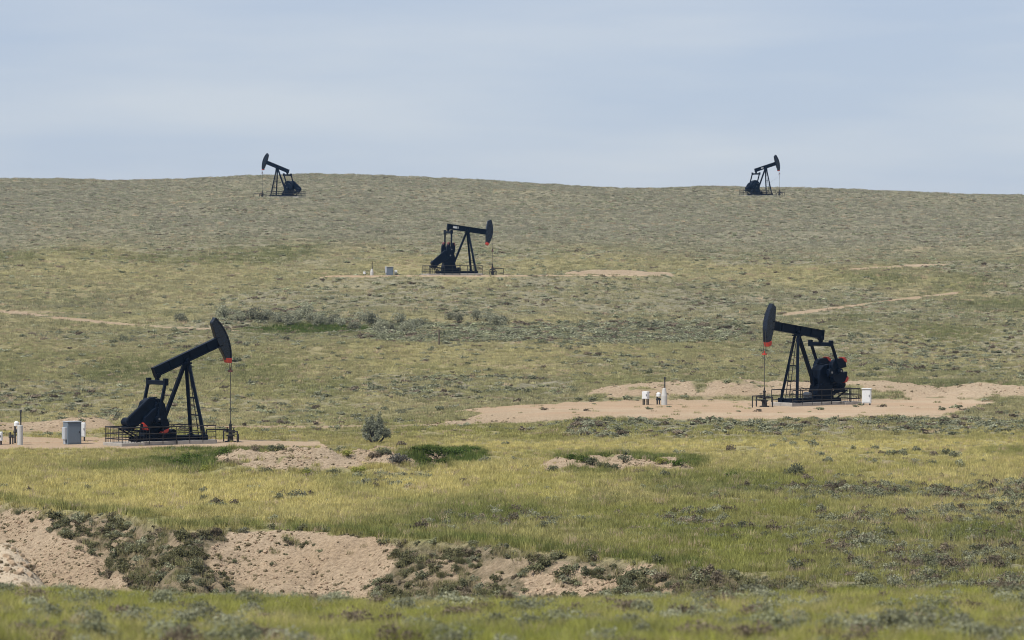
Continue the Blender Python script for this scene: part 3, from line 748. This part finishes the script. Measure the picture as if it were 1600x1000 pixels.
def shrub_mesh(name, n, leaf, seed, hgt=.75, rad=.55, lobes=6, stems=True, mat=None):
    """a dome of leafy sprays: leaf faces gathered round twig ends, gaps between them"""
    r = np.random.default_rng(seed); vs, fs, sh = [], [], []
    cl = []
    for i in range(lobes):
        a = r.uniform(0, 6.283); q = rad * .62 * math.sqrt(r.uniform(.05, 1)); cl.append((q * math.cos(a), q * math.sin(a), hgt * r.uniform(.12, .62) * (1 - .35 * (q / rad) ** 2), r.uniform(.28, .46) * rad))
    def face(p, nrm, s, shd):
        a = np.cross(nrm, r.normal(size=3)); a /= np.linalg.norm(a) + 1e-9; b_ = np.cross(nrm, a); k = len(vs)
        vs.extend([p - a * s * .45, p + b_ * s * .35, p + a * s * .6, p - b_ * s * .35]); fs.append((k, k + 1, k + 2)); fs.append((k, k + 2, k + 3)); sh.extend([shd, shd])
    for i in range(n):
        c = cl[r.integers(lobes)]; dr = r.normal(size=3); dr[2] = abs(dr[2]) * 1.1 - .35; dr /= np.linalg.norm(dr)
        rr = c[3] * (r.uniform(.25, 1) ** .4) * r.uniform(.85, 1.25); p = np.array(c[:3]) + dr * rr * np.array([1, 1, .95])
        p[2] = max(p[2], .02)
        nm = dr * .6 + r.normal(size=3) * .55 + np.array([0, 0, .25]); nm /= np.linalg.norm(nm)
        face(p, nm, leaf * r.uniform(.6, 1.4), r.uniform(.7, 1.3))
    if stems:
        for c in cl:
            k = len(vs); w = .025
            vs.extend([np.array([-w, 0, -.08]), np.array([w, 0, -.08]), np.array([c[0], c[1], c[2] + .1]), np.array([0, w, -.08])]); fs.extend([(k, k + 1, k + 2), (k, k + 3, k + 2)]); sh.extend([.35, .35])
    return plant_mesh(name, np.array(vs), fs, sh, mat or LEAF)
protos = {}
def proto(name, meshes):
    c = bpy.data.collections.new(name)
    for i, me in enumerate(meshes):
        o = bpy.data.objects.new(name, me); c.objects.link(o)
    protos[name] = c
proto('grass_near', [grass_mesh('grass_near', 46, .17, .24, .010, 100 + i, .7) for i in range(4)])
proto('grass_mid', [grass_mesh('grass_mid', 44, .34, .34, .022, 110 + i, .6) for i in range(4)])
proto('grass_far', [grass_mesh('grass_far', 44, .62, .30, .05, 120 + i, .6) for i in range(4)])
sage_near = [shrub_mesh('sage_near', 620, .075, 200 + i, .62, .6, 9) for i in range(4)]
sage_mid = [shrub_mesh('sage_mid', 260, .12, 210 + i, .60, .6, 7) for i in range(5)]
sage_far = [shrub_mesh('sage_far', 90, .22, 220 + i, .55, .62, 5, False) for i in range(4)]
tussock = [grass_mesh('tussock', 200, .3, .42, .026, 240 + i, 1.1) for i in range(4)]
proto('tussock', tussock); proto('sage_near', sage_near); proto('sage_mid', sage_mid); proto('sage_far', sage_far)
def clod_mesh(seed):
    bm = bmesh.new(); bmesh.ops.create_icosphere(bm, subdivisions=1, radius=1.0); r = random.Random(seed)
    for v in bm.verts: v.co *= r.uniform(.65, 1.25); v.co.z *= .7
    me = bpy.data.meshes.new('clod'); bm.to_mesh(me); bm.free(); return me
CLODM = leaf_material('clay_clod', None, .2, 0.)
cm = [clod_mesh(i) for i in range(4)]
for me in cm:
    me.materials.append(CLODM); at = me.attributes.new('shade', 'FLOAT', 'FACE'); at.data.foreach_set('value', np.ones(len(me.polygons), dtype=np.float32))
proto('clod', cm)

def scatter(name, pts, scl, col, coll, label, tilt=.0, zs=None):
    n = len(pts); me = bpy.data.meshes.new(name)
    me.vertices.add(n); me.vertices.foreach_set('co', pts.astype(np.float32).ravel())
    a = me.attributes.new('scl', 'FLOAT_VECTOR', 'POINT')
    if zs is None: zs = rng.uniform(.75, 1.25, n)
    a.data.foreach_set('vector', np.stack([scl * rng.uniform(.85, 1.15, n), scl * rng.uniform(.85, 1.15, n), scl * zs], -1).astype(np.float32).ravel())
    a = me.attributes.new('rot', 'FLOAT_VECTOR', 'POINT')
    a.data.foreach_set('vector', np.stack([rng.normal(0, tilt, n), rng.normal(0, tilt, n), rng.uniform(0, 6.283, n)], -1).astype(np.float32).ravel())
    a = me.attributes.new('pick', 'INT', 'POINT'); a.data.foreach_set('value', rng.integers(0, 1000, n).astype(np.int32))
    a = me.attributes.new('col', 'FLOAT_COLOR', 'POINT'); a.data.foreach_set('color', np.concatenate([col, np.ones((n, 1))], 1).astype(np.float32).ravel())
    o = link(name, me)
    ng = bpy.data.node_groups.new(name, 'GeometryNodeTree')
    ng.interface.new_socket('Geometry', in_out='INPUT', socket_type='NodeSocketGeometry'); ng.interface.new_socket('Geometry', in_out='OUTPUT', socket_type='NodeSocketGeometry')
    N = ng.nodes; gi = N.new('NodeGroupInput'); go = N.new('NodeGroupOutput'); ip = N.new('GeometryNodeInstanceOnPoints'); ci = N.new('GeometryNodeCollectionInfo')
    ci.inputs['Collection'].default_value = protos[coll]; ci.inputs['Separate Children'].default_value = True; ci.inputs['Reset Children'].default_value = True
    def at(nm, t):
        q = N.new('GeometryNodeInputNamedAttribute'); q.data_type = t; q.inputs['Name'].default_value = nm; return q.outputs['Attribute']
    Lk = ng.links; ip.inputs['Pick Instance'].default_value = True
    Lk.new(gi.outputs[0], ip.inputs['Points']); Lk.new(ci.outputs[0], ip.inputs['Instance']); Lk.new(at('pick', 'INT'), ip.inputs['Instance Index'])
    er = N.new('FunctionNodeEulerToRotation'); Lk.new(at('rot', 'FLOAT_VECTOR'), er.inputs[0]); Lk.new(er.outputs[0], ip.inputs['Rotation'])
    Lk.new(at('scl', 'FLOAT_VECTOR'), ip.inputs['Scale']); Lk.new(ip.outputs[0], go.inputs[0])
    md = o.modifiers.new('scatter', 'NODES'); md.node_group = ng
    tag(o, label, None, None, 'stuff'); return o
def spread(dmin, dmax, per_m2, u0=-200, u1=1800):
    """random ground points, even per square metre"""
    area = (u1 - u0) / FPX * (dmax ** 2 - dmin ** 2) / 2; n = int(area * per_m2)
    d = np.sqrt(rng.uniform(dmin ** 2, dmax ** 2, n)); u = rng.uniform(u0, u1, n); return u, d
def attrs(u, d): return {k: samp(a, u, d) for k, a in (('bare', bare), ('lush', lush), ('sage', sage), ('dry', dry), ('bank', BANK), ('m1', np.maximum(m1, m2)), ('de', DE))}
def finish(u, d, dz=0.):
    x = (u - 800) * d / FPX; return np.stack([x, d, samp(Z, u, d) + dz], -1)
C = lambda *a: np.array(a, dtype=float)
GREEN, LUSH, STRAW, OLIVE, TAN = C(.295, .305, .08), C(.10, .145, .035), C(.66, .57, .235), C(.33, .305, .14), C(.52, .41, .27)
SAGE, SAGE2, BROWN, DSAGE = C(.31, .31, .215), C(.24, .25, .15), C(.22, .18, .13), C(.155, .15, .075)
def lerp(a, b, t): t = np.asarray(t)[:, None]; return a * (1 - t) + b * t
def grass_col(a, n, x, d):
    jit = rng.uniform(0, 1, n)
    c = lerp(np.tile(OLIVE, (n, 1)), STRAW, np.clip(a['dry'] * 1.0 + (jit - .5) * .5, 0, 1))
    c = lerp(c, GREEN, np.clip(.35 + .5 * fbm(x, d * .6, 9, 301, 3) - a['dry'] * .45, 0, 1))
    c = lerp(c, C(.42, .39, .31), .32 * sstep(305, 340, d) + .15 * sstep(400, 500, d) + .36 * sstep(610, 690, d))     # sparser, greyer bunchgrass uphill
    c = lerp(c, LUSH, np.clip(a['lush'] * 1.0 + (rng.uniform(0, 1, n) - .5) * .4, 0, .95))
    k = rng.uniform(0, 1, n) < .06; c[k] = TAN
    c = lerp(c, lerp(np.tile(DSAGE * 1.5, (n, 1)), C(.36, .30, .19), rng.uniform(0, 1, n) < .3), .85 * a['bank'])
    c = lerp(c, C(.36, .37, .075), (rng.uniform(0, 1, n) < .45) * .8 * (d < 122))
    return c * rng.uniform(.85, 1.15, (n, 1))
def grass(dmin, dmax, per, coll, scl, name, label):
    u, d = spread(dmin, dmax, per); a = attrs(u, d); x = (u - 800) * d / FPX
    clump = .55 + .6 * fbm(x, d, 2.2, 302, 3)
    keep = rng.uniform(0, 1, len(u)) < np.clip(clump + .35 * a['lush'], .12, 1) * (1 - sstep(.25, .6, a['bare']) * .985) * (1 - .45 * a['sage']) * (1 - .25 * a['bank'])
    u, d, x = u[keep], d[keep], x[keep]; a = {k: v[keep] for k, v in a.items()}
    s = scl * rng.uniform(.6, 1.25, len(u)) * (1 + .3 * a['lush']) * (1 - .3 * a['bare']) * (1 - .35 * sstep(262, 285, d) * (d < 306))
    return scatter(name, finish(u, d), s, grass_col(a, len(u), x, d), coll, label, .08)
grass(57, 121, 30, 'grass_near', 1.0, 'foreground_grass', 'green and straw grass on the near slope in the foreground')
grass(165, 305, 9.5, 'grass_mid', 1.0, 'meadow_grass', 'yellow-green meadow grass on the flat above the eroded bank')
grass(305, 470, 5.0, 'grass_far', .72, 'hillside_grass', 'dry olive grass on the lower hillside')
grass(470, 945, 1.7, 'grass_far', .95, 'upper_hill_grass', 'thin dry grass on the upper hillside')

# sagebrush: the largest in view are objects, the rest one mass
shr = []     # (u, d, scale, colour, zone)
def sage_col(n, brown, x, d):
    c = lerp(np.tile(SAGE, (n, 1)), SAGE2, rng.uniform(0, 1, n)); k = rng.uniform(0, 1, n) < brown; c[k] = BROWN * rng.uniform(.7, 1.2, (k.sum(), 1))
    return c * rng.uniform(.8, 1.2, (n, 1))
def sagebrush(dmin, dmax, per, smin, smax, base, dark=0., brown=.15, gain=1., bankg=0.):
    u, d = spread(dmin, dmax, per); a = attrs(u, d); x = (u - 800) * d / FPX
    p = np.clip(base + gain * a['sage'] * np.clip(.5 + .8 * fbm(x, d, 7, 311, 3), 0, 1) + .25 * np.clip(a['m1'], 0, 1) + bankg * a['bank'] * a['sage'] * np.clip(.35 + .7 * fbm(x, d, 2.5, 312, 3), 0, 1), 0, 1) * (1 - .85 * sstep(.45, .8, a['bare'])) * (1 - .6 * a['lush'])
    k = rng.uniform(0, 1, len(u)) < p; u, d, x = u[k], d[k], x[k]; a = {q: v[k] for q, v in a.items()}; n = len(u)
    s = smin + (smax - smin) * rng.uniform(0, 1, n) ** 2.2
    c = sage_col(n, brown, x, d); c = lerp(c, DSAGE, np.clip(dark + .8 * a['bank'] * (rng.uniform(0, 1, n) < .6), 0, 1))
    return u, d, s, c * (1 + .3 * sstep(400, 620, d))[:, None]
near = sagebrush(58, 119, 3.0, .3, .9, .28, 0., .25)
bank = sagebrush(165, 258, 5.0, .3, .95, .008, .1, .35, 1.9, 4.0)
mead = sagebrush(225, 312, .55, .4, 1.1, .015, .15, .15)
front = sagebrush(300, 326, 1.1, .5, 1.3, .0, .0, .2)
mid = sagebrush(312, 470, 1.5, .35, 1.15, .08, .0, .2)
up = sagebrush(470, 640, 1.0, .4, 1.3, .10, .0, .2)
top = sagebrush(640, 945, 1.15, .4, 1.2, .2, .0, .16, .8)
# denser belt of sagebrush along the hollow
ub, db = spread(430, 520, 1.6); kb = rng.uniform(0, 1, len(ub)) < samp(BAND, ub, db) * (1 - samp(lush, ub, db)) * .8; ub, db = ub[kb], db[kb]
up = tuple(np.concatenate([p, q]) for p, q in zip(up, (ub, db, rng.uniform(.6, 1.5, len(ub)), sage_col(len(ub), .12, ub, db) * 1.05)))
def split(nm, arr, nbig, meshes, coll, label_obj, group, label_stuff, name='sagebrush', vis=lambda u, d: True, flat=1.):
    u, d, s, c = arr; app = s / d * ((u > 0) & (u < 1600)) * vis(u, d); order = np.argsort(-app); big = order[:nbig]; rest = order[nbig:]
    pts = finish(u, d, -.03)
    for i in big:
        o = link(name, meshes[int(rng.integers(len(meshes)))]); o.location = pts[i]; o.rotation_euler = (0, 0, rng.uniform(0, 6.28))
        o.scale = (s[i], s[i], s[i] * rng.uniform(.8, 1.15)); o['col'] = [float(q) for q in c[i]]; tag(o, label_obj, 'shrub', group)
    if len(rest): scatter(nm, pts[rest], s[rest], c[rest], coll, label_stuff, .06, flat * rng.uniform(.6, 1.2, len(rest)))
split('foreground_scrub', near, 60, sage_near, 'sage_near', 'low grey-green sagebrush clump on the grassy foreground slope', 'foreground sagebrush', 'low sagebrush scrub on the foreground slope', vis=lambda u, d: d < 116)
split('bank_scrub', bank, 60, sage_mid, 'sage_mid', 'dark olive shrub growing on or above the eroded clay bank', 'shrubs on the clay bank', 'low shrubs growing over the eroded bank', vis=lambda u, d: d > 178)
split('meadow_scrub', mead, 40, sage_mid, 'sage_mid', 'grey sagebrush clump in the meadow by the spoil mounds', 'meadow sagebrush', 'low sagebrush around the spoil mounds and pads')
mid = tuple(np.concatenate([p, q]) for p, q in zip(mid, front))
split('hillside_scrub', mid, 0, sage_mid, 'sage_far', '', '', 'grey-green sagebrush covering the lower hillside', flat=.7)
split('upper_hill_scrub', up, 0, sage_far, 'sage_far', '', '', 'grey sagebrush dotting the middle hillside', flat=.55)
split('hilltop_scrub', top, 0, sage_far, 'sage_far', '', '', 'grey sagebrush carpet of the upper hill', flat=.4)

def shrub_obj(u, y, d0, d1, s, col, label, group, meshes=sage_near, hz=1., name='sagebrush'):
    x, d, z = on_ground(u, y, d0, d1); o = link(name, meshes[int(rng.integers(len(meshes)))])
    o.location = (x, d, z - .04); o.rotation_euler = (0, 0, rng.uniform(0, 6.28)); o.scale = (s, s, s * hz); o['col'] = [float(q) for q in col]
    return tag(o, label, 'shrub', group)
# big sagebrush in the green hollow
HR = [(352, 497), (372, 499), (395, 500), (418, 501), (437, 506), (448, 510), (462, 500), (476, 497), (490, 503), (503, 508), (520, 507), (536, 512), (556, 516), (563, 503), (580, 509), (596, 511), (612, 517), (590, 519), (632, 513), (648, 512), (655, 508), (640, 521), (624, 505), (704, 500), (716, 501), (745, 501), (760, 502), (790, 504), (775, 511)]
for (u, y) in HR:
    shrub_obj(u + random.uniform(-3, 3), y + random.uniform(-1, 2), 430, 560, random.uniform(1.5, 2.5), SAGE * random.uniform(.8, 1.15), 'big rounded grey sagebrush in the row along the green hollow', 'sagebrush row along the hollow', hz=1.4)
shrub_obj(286, 504, 420, 560, 2.2, SAGE * .62, 'single round grey bush standing alone above the dirt track', None, hz=1.0)
shrub_obj(1241, 742, 215, 300, 1.6, SAGE2 * .75, 'single round dark grey sagebrush in the green meadow', None, hz=1.0)
shrub_obj(625, 724, 250, 275, 1.9, C(.13, .125, .105), 'low grey domed bush at the end of the spoil mound', None, hz=.75)
for (u, y, s, c) in ((300, 722, 2.0, LUSH), (275, 728, 1.7, LUSH), (345, 712, 1.5, LUSH), (320, 738, 1.4, GREEN), (255, 722, 1.3, LUSH), (655, 712, 1.9, LUSH * .8), (680, 716, 2.3, LUSH * .75), (705, 714, 2.2, LUSH * .8), (725, 710, 1.7, LUSH * .85), (740, 706, 1.4, LUSH), (690, 727, 1.6, LUSH), (665, 726, 1.5, LUSH * .8),
                     (545, 715, 1.2, GREEN), (560, 738, 1.3, GREEN), (480, 742, 1.2, GREEN), (910, 722, 1.4, LUSH * .9), (890, 719, 1.2, LUSH), (1060, 728, 1.5, LUSH * .9), (1085, 724, 1.2, LUSH), (1035, 724, 1.2, GREEN), (1140, 748, 1.4, LUSH)):
    shrub_obj(u, y, 235, 290, s * .85, np.array(c) * 1.0, 'dense dark green bush beside the spoil mounds', 'green bushes by the spoil mounds', sage_near, .8, 'green_bush')
for (u, y, s) in ((925, 728, 1.3), (945, 732, 1.1), (960, 735, 1.2), (860, 738, 1.1), (600, 712, 1.2), (585, 715, 1.0), (430, 700, 1.3), (400, 702, 1.0), (520, 742, 1.1), (415, 742, 1.2), (1000, 742, 1.0)):
    shrub_obj(u, y, 240, 285, s, SAGE2 * .6 if s > 1.05 else BROWN * .9, 'brownish grey shrub rooted in the spoil mounds', 'shrubs on the spoil mounds', sage_near, .8)
# tufts on the bare clay of the bank
BT = [(100, 835, .9), (108, 822, 1.0), (125, 862, .7), (25, 805, .8), (48, 815, .7), (70, 795, .5), (140, 868, .8), (350, 846, .7), (372, 858, .4), (408, 867, .5), (425, 888, .5), (365, 882, .6), (433, 852, .35), (448, 855, .35), (490, 855, .5), (430, 828, .8), (470, 830, .9), (510, 832, .7), (560, 838, .7), (585, 915, .9), (605, 905, .9), (575, 920, .6), (640, 870, .8), (655, 890, 1.0), (660, 905, 1.0), (627, 940, .9), (630, 895, .5), (640, 918, .7), (655, 880, .9), (690, 905, 1.0), (720, 880, 1.0), (740, 870, .9), (700, 930, 1.1), (725, 920, 1.0), (850, 885, 1.1), (840, 895, 1.2), (890, 900, 1.2), (925, 900, 1.1), (920, 875, 1.1), (870, 875, .9), (980, 915, 1.3), (1000, 905, 1.2), (960, 890, .6), (1010, 925, 1.2), (1030, 880, 1.0), (1050, 920, 1.1), (780, 940, .8), (870, 905, .8), (820, 930, .6), (900, 930, .5), (290, 905, 1.2), (310, 890, 1.1), (300, 870, 1.0), (315, 912, 1.0), (270, 880, .8)]
for (u, y, s) in BT:
    c = lerp(DSAGE[None], SAGE2[None] * .8, [random.random()])[0]
    shrub_obj(u + random.uniform(-4, 4), y, 178, 245, s * .85, c, 'small dark tussock on the bare clay of the eroded bank', 'tussocks on the bare clay', tussock if random.random() < .6 else sage_mid, .95, 'tussock')
# clods and pebbles on bare clay
def clods(dmin, dmax, per, smin, smax, name, label, lim=.5, cap=None):
    u, d = spread(dmin, dmax, per); a = attrs(u, d); x = (u - 800) * d / FPX
    k = (a['bare'] > lim) & (samp(PADM, u, d) < .3) & (rng.uniform(0, 1, len(u)) < np.clip(.45 + .7 * fbm(x, d, 3, 401, 3), .05, 1)); u, d = u[k], d[k]; n = len(u)
    s = smin + (smax - smin) * rng.uniform(0, 1, n) ** 4
    c = lerp(np.tile(C(.36, .27, .185), (n, 1)), C(.16, .13, .08), (rng.uniform(0, 1, n) < .45) * 1.0)
    scatter(name, finish(u, d), s, c, 'clod', label, .3)
clods(121, 275, 32, .03, .17, 'clay_clods', 'small clay clods and pebbles on the eroded bank')
clods(275, 380, 3.0, .05, .2, 'berm_clods', 'clay clods on the earth berms behind the pads')

# the lone bushy tree-like sagebrush
x, d, z = on_ground(587, 694, 285, 330)
T = thing('sagebrush_tree', (x, d, z), 0, 'tall lone silvery bush with dark stems standing beside the dirt road', 'bush')
tips = []
r = random.Random(21)
m = MB()
for k in range(16):
    a = 2.4 * k + r.uniform(-.3, .3); out_ = .12 + 1.05 * math.sqrt((k + .3) / 16) * r.uniform(.8, 1.1); top_ = max(.6, 2.45 - 1.45 * out_ ** 1.8 + r.uniform(-.35, .25))
    p0 = Vector((r.uniform(-.12, .12), r.uniform(-.12, .12), -.1)); p1 = Vector((math.cos(a) * out_ * .5, math.sin(a) * out_ * .5, top_ * .3)); p2 = Vector((math.cos(a) * out_, math.sin(a) * out_, top_))
    m.tube(p0, p1, .075, .05, 7); m.tube(p1, p2, .05, .015, 6)
    for t_ in (.55, .72, .88, 1.02): tips.append((p1 * (1 - t_) + p2 * t_ + Vector((r.uniform(-.12, .12), r.uniform(-.12, .12), 0)), r.uniform(.17, .28)))
    for b_ in (-.9, .8):
        q = p1 * .45 + p2 * .55 + Vector((math.cos(a + b_) * .34, math.sin(a + b_) * .34, r.uniform(.0, .3))); m.tube(p1 * .6 + p2 * .4, q, .028, .012, 5); tips.append((q, r.uniform(.16, .26)))
m.build('trunk', M['bark'], T)
rr = np.random.default_rng(3); vs, fs, sh = [], [], []
for i in range(6500):
    c, rad = tips[rr.integers(len(tips))]; dv = rr.normal(size=3); dv /= np.linalg.norm(dv)
    p = np.array(c) + dv * rad * rr.uniform(.1, 1) ** .5 * np.array([.9, .9, 1.25])
    if p[2] < .3: continue
    nm = dv * .5 + rr.normal(size=3) * .5 + np.array([0, 0, .35]); nm /= np.linalg.norm(nm); a_ = np.cross(nm, rr.normal(size=3)); a_ /= np.linalg.norm(a_); b_ = np.cross(nm, a_); s = rr.uniform(.03, .07); k = len(vs)
    vs += [p - a_ * s, p + b_ * s * .6, p + a_ * s * 1.2, p - b_ * s * .6]; fs += [(k, k + 1, k + 2), (k, k + 2, k + 3)]; t_ = rr.uniform(.7, 1.3); sh += [t_, t_]
cm_ = leaf_material('silver_sage_leaf', (.245, .255, .185), .05, .25)
link('crown', plant_mesh('crown', np.array(vs), fs, sh, cm_), None, T)

# ------------------------------------------------------------------ haze
hx0, hx1, hy0, hy1 = XX.min() - 5, XX.max() + 5, -5, D[-1] + 5
hz0, hz1 = float(Z.min()) - 1, max(float(Z.max()), 26.0) + 2
m = MB(); m.box(((hx0 + hx1) / 2, (hy0 + hy1) / 2, (hz0 + hz1) / 2), (hx1 - hx0, hy1 - hy0, hz1 - hz0))
mt, nt, out = new_mat('haze_air'); pv = nd(nt, 'ShaderNodeVolumePrincipled'); pv.inputs['Color'].default_value = (.34, .6, 1, 1); pv.inputs['Density'].default_value = .00006; pv.inputs['Anisotropy'].default_value = .2
nt.links.new(pv.outputs[0], out.inputs['Volume'])
hz = m.build('haze', mt); tag(hz, 'thin pale blue air over the prairie', None, None, 'stuff')
